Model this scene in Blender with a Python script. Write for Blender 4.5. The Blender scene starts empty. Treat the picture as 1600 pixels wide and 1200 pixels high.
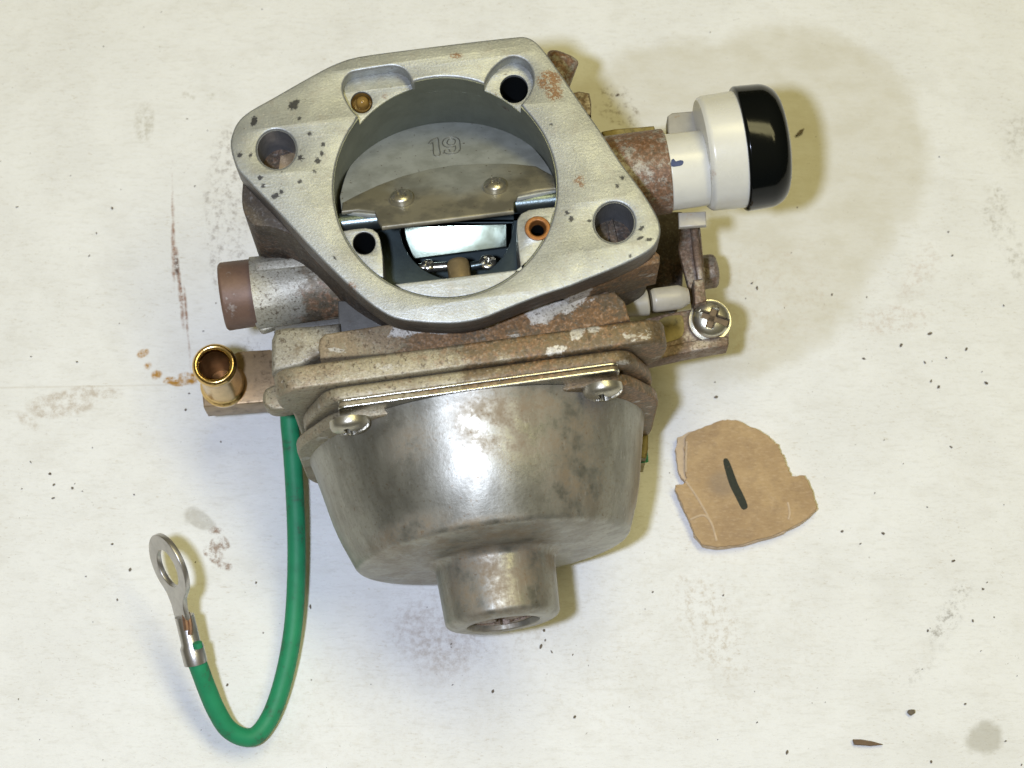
import bpy, bmesh, math, random
from mathutils import Vector, Matrix
from mathutils.noise import noise as mnoise

# ------------------------------------------------------------------ scale, camera, world, lights
S = 0.000115                     # one working unit (0.115 mm) in metres
TAU = math.radians(16.0)         # the camera leans back this far from straight down
DIST = 3333.0                    # lens to the middle of the sheet, working units
FPX = 3333.0                     # 75 mm lens on 36 mm, for 1600 px
ALPHA = math.radians(8.0)        # the carburettor is turned a little on the sheet

sc = bpy.context.scene
COL = sc.collection
CAM = Vector((0, -math.sin(TAU), math.cos(TAU))) * DIST
cam_d = bpy.data.cameras.new('camera')
cam = bpy.data.objects.new('camera', cam_d); COL.objects.link(cam)
cam.location = CAM * S
cam.rotation_euler = (TAU, 0, 0)
cam_d.lens = 75; cam_d.sensor_width = 36
cam_d.clip_start = 0.01; cam_d.clip_end = 50
cam_d.dof.use_dof = True
cam_d.dof.focus_distance = (DIST - 330) * S
cam_d.dof.aperture_fstop = 36.0
sc.camera = cam

sc.view_settings.view_transform = 'Standard'
sc.view_settings.look = 'None'
sc.view_settings.exposure = 0.0
sc.view_settings.gamma = 1.0

world = bpy.data.worlds.new('World'); sc.world = world
world.use_nodes = True
bg = world.node_tree.nodes['Background']
bg.inputs[0].default_value = (1.0, 0.83, 0.33, 1)
wn = world.node_tree.nodes; wl = world.node_tree.links
wt = wn.new('ShaderNodeTexCoord'); wx = wn.new('ShaderNodeSeparateXYZ'); wm = wn.new('ShaderNodeMapRange')
wl.new(wt.outputs['Generated'], wx.inputs[0]); wl.new(wx.outputs[2], wm.inputs[0])
wm.interpolation_type = 'SMOOTHSTEP'
wm.inputs[1].default_value = 0.0; wm.inputs[2].default_value = 0.95; wm.inputs[3].default_value = 0.05; wm.inputs[4].default_value = 0.20
wl.new(wm.outputs[0], bg.inputs[1])

def area(name, pos, target, size, power, color, shape='DISK', size_y=None, spread=None):
    d = bpy.data.lights.new(name, 'AREA'); d.shape = shape; d.size = size
    if size_y: d.size_y = size_y
    d.energy = power; d.color = color
    if spread: d.spread = spread
    o = bpy.data.objects.new(name, d); COL.objects.link(o)
    o.location = pos
    o.rotation_euler = (Vector(target) - Vector(pos)).to_track_quat('-Z', 'Y').to_euler()
    return o

# the camera's own flash, just left of the lens
FLASH = CAM + Vector((-340, 0, 0)) + Vector((0, math.cos(TAU), math.sin(TAU))) * 25
area('camera_flash', FLASH * S, (0, 0, 0), 0.017, 1.10, (0.69, 0.77, 1.0))
# warm workshop lamp overhead
for dy in (-.11, .11):           # twin fluorescent tubes
    area('ceiling_tube', (0.34, 0.30 + dy, 1.30), (0, dy, 0), 1.0, 4.35, (1.0, 0.90, 0.47), 'RECTANGLE', 0.13)

# ------------------------------------------------------------------ geometry helpers
YC = Vector((0, math.cos(TAU), math.sin(TAU))); ZC = Vector((0, -math.sin(TAU), math.cos(TAU)))
RA = Matrix.Rotation(-ALPHA, 3, 'Z')

def ray(u, v):
    return Vector((1, 0, 0)) * ((u - 800) / FPX) + YC * ((600 - v) / FPX) - ZC

def W(u, v, z):                  # a photo point at height z above the sheet, sheet frame
    d = ray(u, v)
    return CAM + d * ((z - CAM.z) / d.z)

def L(u, v, z):                  # the same in the carburettor's own frame
    return RA @ W(u, v, z)

def LP(u, v, p0, n):             # the same on a tilted plane
    o = RA @ CAM; d = RA @ ray(u, v)
    return o + d * ((p0 - o).dot(n) / d.dot(n))

def smooth(pts, k=4, closed=True):   # Catmull-Rom
    n = len(pts); out = []
    rng = range(n) if closed else range(n - 1)
    for i in rng:
        if closed: p0, p1, p2, p3 = pts[i - 1], pts[i], pts[(i + 1) % n], pts[(i + 2) % n]
        else: p0, p1, p2, p3 = pts[max(i - 1, 0)], pts[i], pts[i + 1], pts[min(i + 2, n - 1)]
        for j in range(k):
            t = j / k
            out.append(tuple(0.5 * ((2 * b) + (-a + c) * t + (2 * a - 5 * b + 4 * c - d) * t * t + (-a + 3 * b - 3 * c + d) * t ** 3)
                             for a, b, c, d in zip(p0, p1, p2, p3)))
    if not closed: out.append(tuple(pts[-1]))
    return out

def circle(cx, cy, r, n=40, ry=None):
    ry = ry or r
    return [(cx + r * math.cos(2 * math.pi * i / n), cy + ry * math.sin(2 * math.pi * i / n)) for i in range(n)]

def rrect(x0, y0, x1, y1, r, n=6):
    out = []
    for cx, cy, a0 in ((x1 - r, y1 - r, 0), (x0 + r, y1 - r, 90), (x0 + r, y0 + r, 180), (x1 - r, y0 + r, 270)):
        for i in range(n + 1):
            a = math.radians(a0 + 90 * i / n)
            out.append((cx + r * math.cos(a), cy + r * math.sin(a)))
    return out

def finish(name, me, mat, parent, sharp=38):
    me.transform(Matrix.Scale(S, 4))
    me.polygons.foreach_set('use_smooth', [True] * len(me.polygons))
    me.set_sharp_from_angle(angle=math.radians(sharp))
    me.materials.clear(); me.materials.append(mat)
    o = bpy.data.objects.new(name, me); COL.objects.link(o)
    if parent: o.parent = parent
    return o

def slab_mesh(outlines, origin, ex, ey, th, bev=0.0, res=2):
    """2-D outlines (first outer, then holes) in the frame origin/ex/ey, solid from 0 down to -th along ex x ey"""
    cu = bpy.data.curves.new('c', 'CURVE'); cu.dimensions = '2D'; cu.fill_mode = 'BOTH'
    for pts in outlines:
        sp = cu.splines.new('POLY'); sp.points.add(len(pts) - 1)
        for p, q in zip(sp.points, pts): p.co = (q[0], q[1], 0, 1)
        sp.use_cyclic_u = True
    cu.extrude = th / 2 - bev; cu.bevel_depth = bev; cu.bevel_resolution = res; cu.offset = -bev
    ob = bpy.data.objects.new('c', cu)
    COL.objects.link(ob)
    me = bpy.data.meshes.new_from_object(ob)
    bpy.data.objects.remove(ob); bpy.data.curves.remove(cu)
    n = ex.cross(ey).normalized()
    M = Matrix(((ex.x, ey.x, n.x, origin.x - n.x * th / 2), (ex.y, ey.y, n.y, origin.y - n.y * th / 2),
                (ex.z, ey.z, n.z, origin.z - n.z * th / 2), (0, 0, 0, 1)))
    me.transform(M)
    bm = bmesh.new(); bm.from_mesh(me); bmesh.ops.remove_doubles(bm, verts=bm.verts, dist=0.02); bm.to_mesh(me); bm.free()
    return me

X, Y, Z = Vector((1, 0, 0)), Vector((0, 1, 0)), Vector((0, 0, 1))

def up_mesh(px, z1, z0, bev=2.0, holes=(), fn=L):
    """photo outline at height z1, solid down to z0"""
    o2 = [[(p.x, p.y) for p in (fn(u, v, z1) for u, v in c)] for c in [px, *holes]]
    return slab_mesh(o2, Vector((0, 0, z1)), X, Y, z1 - z0, bev)

def tilt_mesh(px, p0, n, th, bev=1.5, holes=(), lift=0.0):
    """photo outline on the tilted plane p0/n, solid th below it"""
    n = n.normalized(); ex = (X - n * X.dot(n)).normalized(); ey = n.cross(ex)
    o2 = []
    for c in [px, *holes]:
        o2.append([((q - p0).dot(ex), (q - p0).dot(ey)) for q in (LP(u, v, p0, n) for u, v in c)])
    return slab_mesh(o2, p0 + n * lift, ex, ey, th, bev)

def join(*mes):
    bm = bmesh.new()
    for m in mes: bm.from_mesh(m)
    me = bpy.data.meshes.new('m'); bm.to_mesh(me); bm.free()
    return me

def lathe_mesh(o, ax, prof, n=64, cap0=True, cap1=True, wob=None):
    """prof: (distance along ax, radius)"""
    ax = ax.normalized(); a = Z if abs(ax.z) < 0.9 else X
    e1 = (a - ax * a.dot(ax)).normalized(); e2 = ax.cross(e1)
    bm = bmesh.new(); rings = []
    for t, r in prof:
        rings.append([bm.verts.new(o + ax * t + (e1 * math.cos(2 * math.pi * i / n) + e2 * math.sin(2 * math.pi * i / n)) * (r * (wob(t, i / n) if wob else 1)))
                      for i in range(n)])
    for A, B in zip(rings, rings[1:]):
        for i in range(n): bm.faces.new((A[i], A[(i + 1) % n], B[(i + 1) % n], B[i]))
    if cap0: bm.faces.new(rings[0][::-1])
    if cap1: bm.faces.new(rings[-1])
    bmesh.ops.recalc_face_normals(bm, faces=bm.faces)
    me = bpy.data.meshes.new('m'); bm.to_mesh(me); bm.free()
    return me

def fillet(prof, k=5):
    """round the inner corners of a (t, r, radius) polyline"""
    out = []
    for i, p in enumerate(prof):
        if len(p) < 3 or p[2] == 0 or i in (0, len(prof) - 1): out.append((p[0], p[1])); continue
        a = Vector(prof[i - 1][:2]); b = Vector(p[:2]); c = Vector(prof[i + 1][:2])
        da = (a - b); dc = (c - b); q = min(p[2], da.length * .49, dc.length * .49)
        s, e = b + da.normalized() * q, b + dc.normalized() * q
        for j in range(k + 1):
            t = j / k; v = s * (1 - t) ** 2 + b * 2 * t * (1 - t) + e * t * t
            out.append((v.x, v.y))
    return out

def tube_mesh(pts, r, n=16, k=6, cap=True, rfn=None, flat=None):
    pts = [Vector(p) for p in smooth([tuple(p) for p in pts], k, False)] if k > 1 else [Vector(p) for p in pts]
    bm = bmesh.new(); rings = []; prev = None
    for i, p in enumerate(pts):
        t = (pts[min(i + 1, len(pts) - 1)] - pts[max(i - 1, 0)]).normalized()
        if prev is None: e1 = (Z - t * Z.dot(t)).normalized() if abs(t.z) < .95 else (X - t * X.dot(t)).normalized()
        else: e1 = (prev - t * prev.dot(t)).normalized()
        prev = e1; e2 = t.cross(e1)
        rr = rfn(i / (len(pts) - 1)) * r if rfn else r
        rings.append([bm.verts.new(p + (e1 * math.cos(2 * math.pi * j / n) + e2 * math.sin(2 * math.pi * j / n)) * rr) for j in range(n)])
    for A, B in zip(rings, rings[1:]):
        for j in range(n): bm.faces.new((A[j], A[(j + 1) % n], B[(j + 1) % n], B[j]))
    if cap: bm.faces.new(rings[0][::-1]); bm.faces.new(rings[-1])
    bmesh.ops.recalc_face_normals(bm, faces=bm.faces)
    me = bpy.data.meshes.new('m'); bm.to_mesh(me); bm.free()
    return me

def screw_mesh(o, ax, r, h, rot=0.0, slot=0.2, washer=False, n=96, rings=26, ref=None):
    """a domed screw head with a cross recess; ref: direction of one slot"""
    ax = ax.normalized(); a = ref or (X if abs(ax.x) < .8 else Y)
    e1 = (a - ax * a.dot(ax)).normalized(); e2 = ax.cross(e1)
    bm = bmesh.new(); R = []
    def add(rho, z):
        R.append([bm.verts.new(o + (e1 * math.cos(2 * math.pi * i / n) + e2 * math.sin(2 * math.pi * i / n)) * rho + ax * z) for i in range(n)])
    if washer:
        for rho, z in ((r * 1.0, -8), (r * 1.12, -8), (r * 1.14, -6), (r * 1.12, -3), (r * .98, -2.6)): add(rho, z)
    add(r, 0); add(r, h * .35)
    for q in range(1, rings + 1):
        f = 1 - q / rings; rho = r * f
        base = h * .35 + h * .65 * math.sqrt(max(0, 1 - f ** 2.4))
        ring = []
        for i in range(n):
            th = 2 * math.pi * i / n; x, y = rho * math.cos(th - rot), rho * math.sin(th - rot)
            d = 0
            if rho < r * .95 and (abs(y) < r * slot): d = max(d, h * .62)
            if rho < r * .62 and (abs(x) < r * slot): d = max(d, h * .62)
            if rho < r * .34: d = max(d, h * .8)
            z = base - d
            ring.append(bm.verts.new(o + (e1 * math.cos(th) + e2 * math.sin(th)) * max(rho, .01) + ax * z))
        R.append(ring)
    for A, B in zip(R, R[1:]):
        for i in range(n): bm.faces.new((A[i], A[(i + 1) % n], B[(i + 1) % n], B[i]))
    bm.faces.new(R[-1])
    bmesh.ops.recalc_face_normals(bm, faces=bm.faces)
    me = bpy.data.meshes.new('m'); bm.to_mesh(me); bm.free()
    return me

# ------------------------------------------------------------------ material helpers
class NB:
    def __init__(s, name):
        s.m = bpy.data.materials.new(name); s.m.use_nodes = True
        s.t = s.m.node_tree; s.n = s.t.nodes; s.bsdf = s.n['Principled BSDF']
        s.tc = s.n.new('ShaderNodeTexCoord')
        mp = s.n.new('ShaderNodeVectorMath'); mp.operation = 'SCALE'; mp.inputs[3].default_value = 1 / S
        s.link(s.tc.outputs['Object'], mp.inputs[0]); s.co = mp.outputs[0]
        sep = s.n.new('ShaderNodeSeparateXYZ'); s.link(s.co, sep.inputs[0]); s.x, s.y, s.z = sep.outputs
    def link(s, a, b): s.t.links.new(a, b)
    def put(s, sock, v):
        if isinstance(v, (int, float)): sock.default_value = v
        elif isinstance(v, (tuple, list)): sock.default_value = v if len(v) == 4 or sock.type == 'VECTOR' else (*v, 1)
        else: s.link(v, sock)
    def m2(s, op, a, b=0.0, c=0.0, clamp=False):
        d = s.n.new('ShaderNodeMath'); d.operation = op; d.use_clamp = clamp
        s.put(d.inputs[0], a); s.put(d.inputs[1], b); s.put(d.inputs[2], c); return d.outputs[0]
    def noise(s, scale, detail=4, rough=.55, stretch=None, off=None, dist=0.0):
        d = s.n.new('ShaderNodeTexNoise'); d.inputs['Scale'].default_value = 1.0
        d.inputs['Detail'].default_value = detail; d.inputs['Roughness'].default_value = rough; d.inputs['Distortion'].default_value = dist
        mp = s.n.new('ShaderNodeMapping'); st = stretch or (1, 1, 1)
        mp.inputs['Scale'].default_value = tuple(k / scale for k in st)
        if off: mp.inputs['Location'].default_value = off
        s.link(s.co, mp.inputs[0]); s.link(mp.outputs[0], d.inputs['Vector']); return d.outputs['Fac']
    def step(s, v, lo, hi, clamp=True):
        d = s.n.new('ShaderNodeMapRange'); d.clamp = clamp; d.interpolation_type = 'SMOOTHSTEP'
        s.put(d.inputs[0], v); d.inputs[1].default_value = lo; d.inputs[2].default_value = hi
        return d.outputs[0]
    def mix(s, f, a, b):
        d = s.n.new('ShaderNodeMix'); d.data_type = 'RGBA'
        s.put(d.inputs[0], f); s.put(d.inputs[6], a); s.put(d.inputs[7], b); return d.outputs[2]
    def spots(s, pts, wob=None, wamp=8.0, soft=2.0, z=False):
        """mask of round-ish marks: (x, y, r) or (x, y, r, squash, angle)"""
        acc = None
        for p in pts:
            dx = s.m2('SUBTRACT', s.x, p[0]); dy = s.m2('SUBTRACT', s.y, p[1])
            if len(p) > 3:
                ca, sa = math.cos(p[4]), math.sin(p[4])
                ux = s.m2('ADD', s.m2('MULTIPLY', dx, ca), s.m2('MULTIPLY', dy, sa))
                uy = s.m2('MULTIPLY', s.m2('SUBTRACT', s.m2('MULTIPLY', dy, ca), s.m2('MULTIPLY', dx, sa)), p[3])
                dx, dy = ux, uy
            d = s.m2('SQRT', s.m2('ADD', s.m2('MULTIPLY', dx, dx), s.m2('MULTIPLY', dy, dy)))
            d = s.m2('SUBTRACT', d, p[2])
            acc = d if acc is None else s.m2('MINIMUM', acc, d)
        if wob is not None: acc = s.m2('ADD', acc, s.m2('MULTIPLY', s.m2('SUBTRACT', wob, 0.5), wamp * 2))
        d = s.n.new('ShaderNodeMapRange'); d.interpolation_type = 'SMOOTHSTEP'
        s.put(d.inputs[0], acc); d.inputs[1].default_value = soft; d.inputs[2].default_value = -soft
        return d.outputs[0]
    def done(s, color, rough=.5, metal=0.0, bump=None, bstr=.3, bdist=1.0, **kw):
        s.put(s.bsdf.inputs['Base Color'], color); s.put(s.bsdf.inputs['Roughness'], rough); s.put(s.bsdf.inputs['Metallic'], metal)
        if bump is not None:
            b = s.n.new('ShaderNodeBump'); b.inputs['Strength'].default_value = bstr; b.inputs['Distance'].default_value = bdist * S
            s.link(bump, b.inputs['Height']); s.link(b.outputs[0], s.bsdf.inputs['Normal'])
        for k, v in kw.items(): s.put(s.bsdf.inputs[k.replace('_', ' ')], v)
        return s.m

ZF = 540.0        # top face of the flange
ZL = 486.0        # upper edge of the float bowl's mounting flange

def l2(u, v, z=ZF): p = L(u, v, z); return (p.x, p.y)

def mat_cast(name, base=(.50, .475, .42), grime=.35, rust=.25, rough=.48, metal=.4, grain=1.0, shift=0.0, rust_col=(.15, .08, .04), flake=0.0, gx=None, fsp=None, fz=0, gcol=(.10, .075, .042)):
    b = NB(name); o = (shift, shift * .7, shift * .3)
    big = b.noise(90, 5, .6, off=o); mid = b.noise(26, 6, .68, off=o); fine = b.noise(4.2, 3, .6, off=o); grit = b.noise(9, 4, .7, off=o)
    c = b.mix(b.m2('MULTIPLY', b.step(mid, .42, .68), .30), base, tuple(k * .62 for k in base))
    gsum = b.m2('ADD', b.m2('MULTIPLY', big, .55), b.m2('MULTIPLY', mid, .45))
    if gx: gsum = b.m2('ADD', gsum, b.m2('MULTIPLY', b.m2('SUBTRACT', b.step(b.x, gx[0], gx[1]), .5), gx[2]))
    if grime: c = b.mix(b.m2('MULTIPLY', b.step(gsum, .60 - grime * .3, .72 - grime * .3), .88), c, b.mix(b.step(grit, .35, .65), gcol, tuple(k * 1.7 for k in gcol)))
    rm = b.m2('MULTIPLY', b.step(b.m2('ADD', b.m2('MULTIPLY', big, .5), b.m2('MULTIPLY', grit, .5)), .63 - rust * .35, .70 - rust * .3), .9) if rust else 0.0
    if rust and gx: rm = b.m2('MULTIPLY', rm, b.m2('ADD', .35, b.m2('MULTIPLY', b.step(b.x, gx[0], gx[1]), .65)))
    if rust: c = b.mix(rm, c, b.mix(b.step(fine, .35, .65), rust_col, tuple(k * 1.9 for k in rust_col)))
    c = b.mix(b.m2('MULTIPLY', b.step(fine, .5, .75), .16), c, (.72, .70, .64))
    if flake:
        fk = b.noise(38, 6, .62, stretch=(.7, 1.4, 1), off=(shift, 21, 4))
        c = b.mix(b.m2('MULTIPLY', b.step(fk, .66 - flake * .16, .69 - flake * .16), .9), c, b.mix(b.step(fine, .35, .65), (.52, .49, .42), (.38, .35, .28)))
    if fsp:
        fw = b.noise(16, 6, .75, off=(shift, 2, 9))
        c = b.mix(b.m2('MULTIPLY', b.spots([(*l2(p[0], p[1], fz), *p[2:]) for p in fsp], fw, 22, 2), b.step(fine, .28, .42)), c, b.mix(b.step(mid, .35, .65), (.60, .57, .50), (.44, .41, .34)))
    spk = b.noise(5.5, 3, .7, off=(shift + 7, 3, 1))
    spk2 = b.noise(3.2, 2, .7, off=(shift + 1, 13, 6))
    c = b.mix(b.m2('MULTIPLY', b.step(spk2, .48, .66), .45), c, (.14, .11, .07))
    c = b.mix(b.m2('MULTIPLY', b.step(spk, .56, .66), .75), c, (.075, .052, .03))
    mt = b.m2('SUBTRACT', metal, b.m2('MULTIPLY', rm, metal)) if rust else metal
    rg = b.m2('ADD', rough - .08, b.m2('MULTIPLY', mid, .22))
    return b.done(c, rg, mt, b.m2('ADD', b.m2('MULTIPLY', fine, .6), b.m2('MULTIPLY', grit, .8)), .35 * grain, 2.2)

def mat_flange():
    b = NB('machined flange face')
    big = b.noise(70, 5, .6); mid = b.noise(20, 5, .65); fine = b.noise(3.0, 2, .6)
    scr = b.noise(5, 4, .7, stretch=(.12, 1, 1)); scr2 = b.noise(5, 4, .7, stretch=(1, .14, 1))
    c = b.mix(b.step(big, .36, .66), (.395, .408, .385), (.305, .314, .295))
    c = b.mix(b.m2('MULTIPLY', b.step(mid, .5, .72), .35), c, (.34, .30, .22))
    c = b.mix(b.m2('MULTIPLY', b.step(scr, .60, .70), .30), c, (.68, .66, .60))
    c = b.mix(b.m2('MULTIPLY', b.step(scr2, .62, .72), .25), c, (.24, .22, .18))
    gn = b.noise(3.4, 3, .7, off=(2, 2, 2))
    c = b.mix(b.m2('MULTIPLY', b.step(gn, .56, .70), .35), c, (.66, .645, .58)); c = b.mix(b.m2('MULTIPLY', b.step(gn, .42, .30), .35), c, (.25, .235, .19))
    wob = b.noise(6, 5, .85)
    P = [(458, 165, 6.5), (463, 159, 4), (397, 190, 7, 1.6, 1.2), (470, 247, 4), (497, 251, 4), (484, 209, 3), (467, 185, 2.5), (430, 306, 6, 1.6, .5), (440, 300, 3),
         (406, 278, 3), (411, 290, 3), (374, 242, 3), (391, 243, 2.5), (468, 284, 2.5), (492, 268, 2.5), (505, 226, 3), (1000, 372, 5, 2.0, .3), (1014, 374, 5, 2.2, 0), (1002, 357, 4, 1.4, .9),
         (885, 332, 3.2), (893, 342, 3.6), (921, 345, 2.5), (973, 278, 3), (964, 290, 2.5), (861, 194, 2.6), (523, 403, 4, 3, 2.2), (985, 400, 2.5), (503, 240, 3), (440, 268, 2)]
    k = b.spots([(*l2(p[0], p[1]), *p[2:]) for p in P], wob, 9, 1.2)
    c = b.mix(b.m2('MULTIPLY', k, .92), c, (.035, .035, .04))
    rn = b.noise(9, 4, .8, off=(40, 3, 0))
    R = [(858, 126, 17, 1.1, 0), (866, 145, 12), (712, 87, 9, 2, 0), (905, 282, 7), (548, 450, 8), (908, 288, 5), (600, 140, 3)]
    r = b.m2('MULTIPLY', b.spots([(*l2(p[0], p[1]), *p[2:]) for p in R], rn, 22, 2.0), b.step(rn, .40, .52))
    c = b.mix(b.m2('MULTIPLY', r, .85), c, (.20, .095, .035))
    sp = b.noise(6.5, 3, .6, off=(9, 9, 9))
    c = b.mix(b.m2('MULTIPLY', b.step(sp, .68, .74), .8), c, (.12, .085, .05))
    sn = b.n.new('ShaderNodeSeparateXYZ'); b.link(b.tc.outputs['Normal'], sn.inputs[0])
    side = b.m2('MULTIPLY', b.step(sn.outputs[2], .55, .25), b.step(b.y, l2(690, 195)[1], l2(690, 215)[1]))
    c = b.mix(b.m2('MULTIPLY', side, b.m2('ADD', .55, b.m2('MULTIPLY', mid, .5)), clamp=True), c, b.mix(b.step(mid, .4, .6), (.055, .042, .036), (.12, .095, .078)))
    return b.done(c, b.m2('ADD', .36, b.m2('MULTIPLY', mid, .25)), .65, b.m2('ADD', fine, b.m2('ADD', b.m2('MULTIPLY', mid, .6), b.m2('MULTIPLY', scr, .6))), .24, 1.6)

def mat_simple(name, col, rough=.4, metal=0., var=.25, scale=14, bump=.15, dirt=None, dirt_amt=.3, **kw):
    b = NB(name); n1 = b.noise(scale, 5, .65); n2 = b.noise(scale * .22, 3, .6)
    c = b.mix(b.m2('MULTIPLY', b.step(n1, .35, .7), var), col, tuple(k * .45 for k in col[:3]))
    if dirt: c = b.mix(b.m2('MULTIPLY', b.step(b.m2('ADD', b.m2('MULTIPLY', n1, .7), b.m2('MULTIPLY', n2, .3)), .62 - dirt_amt * .25, .74 - dirt_amt * .25), .8), c, dirt)
    return b.done(c, b.m2('ADD', rough - .06, b.m2('MULTIPLY', n1, .12)), metal, n2, bump, 1.2, **kw)

def mat_bowl():
    b = NB('drawn steel bowl')
    big = b.noise(110, 4, .6); mid = b.noise(30, 6, .65); fine = b.noise(5, 3, .65)
    br = b.noise(9, 4, .6, stretch=(1, .10, 1)); br2 = b.noise(26, 3, .6, stretch=(1, .2, 1))
    c = b.mix(b.step(br2, .36, .66), (.35, .345, .30), (.255, .25, .215))
    c = b.mix(b.m2('MULTIPLY', b.step(mid, .50, .72), .28), c, (.17, .145, .11)); c = b.mix(b.m2('MULTIPLY', b.step(fine, .50, .70), .35), c, (.16, .14, .11))
    sc1 = b.noise(2.6, 2, .5, stretch=(1, .05, .6), off=(4, 4, 4)); sc2 = b.noise(3.0, 2, .5, stretch=(.08, 1, 1), off=(8, 1, 4))
    c = b.mix(b.m2('MULTIPLY', b.step(sc1, .66, .71), .30), c, (.55, .54, .50)); c = b.mix(b.m2('MULTIPLY', b.step(sc2, .68, .73), .30), c, (.14, .13, .11))
    wob = b.noise(30, 5, .7)
    R = [(*l2(830, 655, 470), 105, 2.0, -.1), (*l2(900, 740, 420), 50, .8, 0), (*l2(640, 700, 420), 30, 1.2, 0), (*l2(780, 845, 400), 110, 4.0, -.1), (*l2(775, 905, 340), 75, 1.3, 0), (*l2(560, 640, 430), 40, 1.6, 0), (*l2(900, 640, 430), 50, 1.5, 0), (*l2(640, 850, 330), 60, 3.0, .1)]
    r = b.m2('MULTIPLY', b.spots(R, wob, 60, 26), b.step(b.m2('ADD', b.m2('MULTIPLY', mid, .75), b.m2('MULTIPLY', fine, .25)), .34, .66))
    c = b.mix(b.m2('MULTIPLY', r, .60), c, (.24, .16, .075))
    sp = b.noise(7, 3, .65, off=(5, 2, 8))
    c = b.mix(b.m2('MULTIPLY', b.step(sp, .64, .71), .55), c, (.17, .10, .045))
    rg = b.m2('ADD', .33, b.m2('ADD', b.m2('MULTIPLY', mid, .16), b.m2('MULTIPLY', r, .22)))
    return b.done(c, rg, b.m2('SUBTRACT', .82, b.m2('MULTIPLY', r, .5)), b.m2('ADD', b.m2('MULTIPLY', fine, .8), b.m2('MULTIPLY', br, .4)), .16, 1.4)

def mat_choke(low):
    b = NB('filmed and shaded choke band' if low else 'plated choke plate')
    mid = b.noise(34, 5, .6); fine = b.noise(5, 3, .6); big = b.noise(80, 3, .6)
    c = b.mix(b.step(mid, .35, .68), (.46, .475, .44), (.34, .35, .315))
    if low:      # oily brown film, with the bend's shading painted in towards the ends
        q = L(715, 285, ZF - 50)
        dx = b.m2('MULTIPLY', b.m2('ABSOLUTE', b.m2('SUBTRACT', b.x, q.x)), .0085); dy = b.m2('MULTIPLY', b.m2('SUBTRACT', q.y, b.y), .022)
        film_shade = b.step(b.m2('ADD', b.m2('ADD', dx, b.m2('MAXIMUM', dy, 0)), b.m2('MULTIPLY', b.m2('SUBTRACT', big, .5), 1.1)), .1, 1.0)
        c = b.mix(b.m2('ADD', .12, b.m2('MULTIPLY', film_shade, .66)), c, b.mix(b.step(mid, .4, .6), (.20, .165, .08), (.11, .09, .045)))
    sp = b.noise(8, 3, .7)
    c = b.mix(b.m2('MULTIPLY', b.step(sp, .65, .70), .85), c, (.08, .05, .03))
    return b.done(c, b.m2('ADD', .36, b.m2('MULTIPLY', mid, .15)), .35, fine, .2, 1.0)

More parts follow.
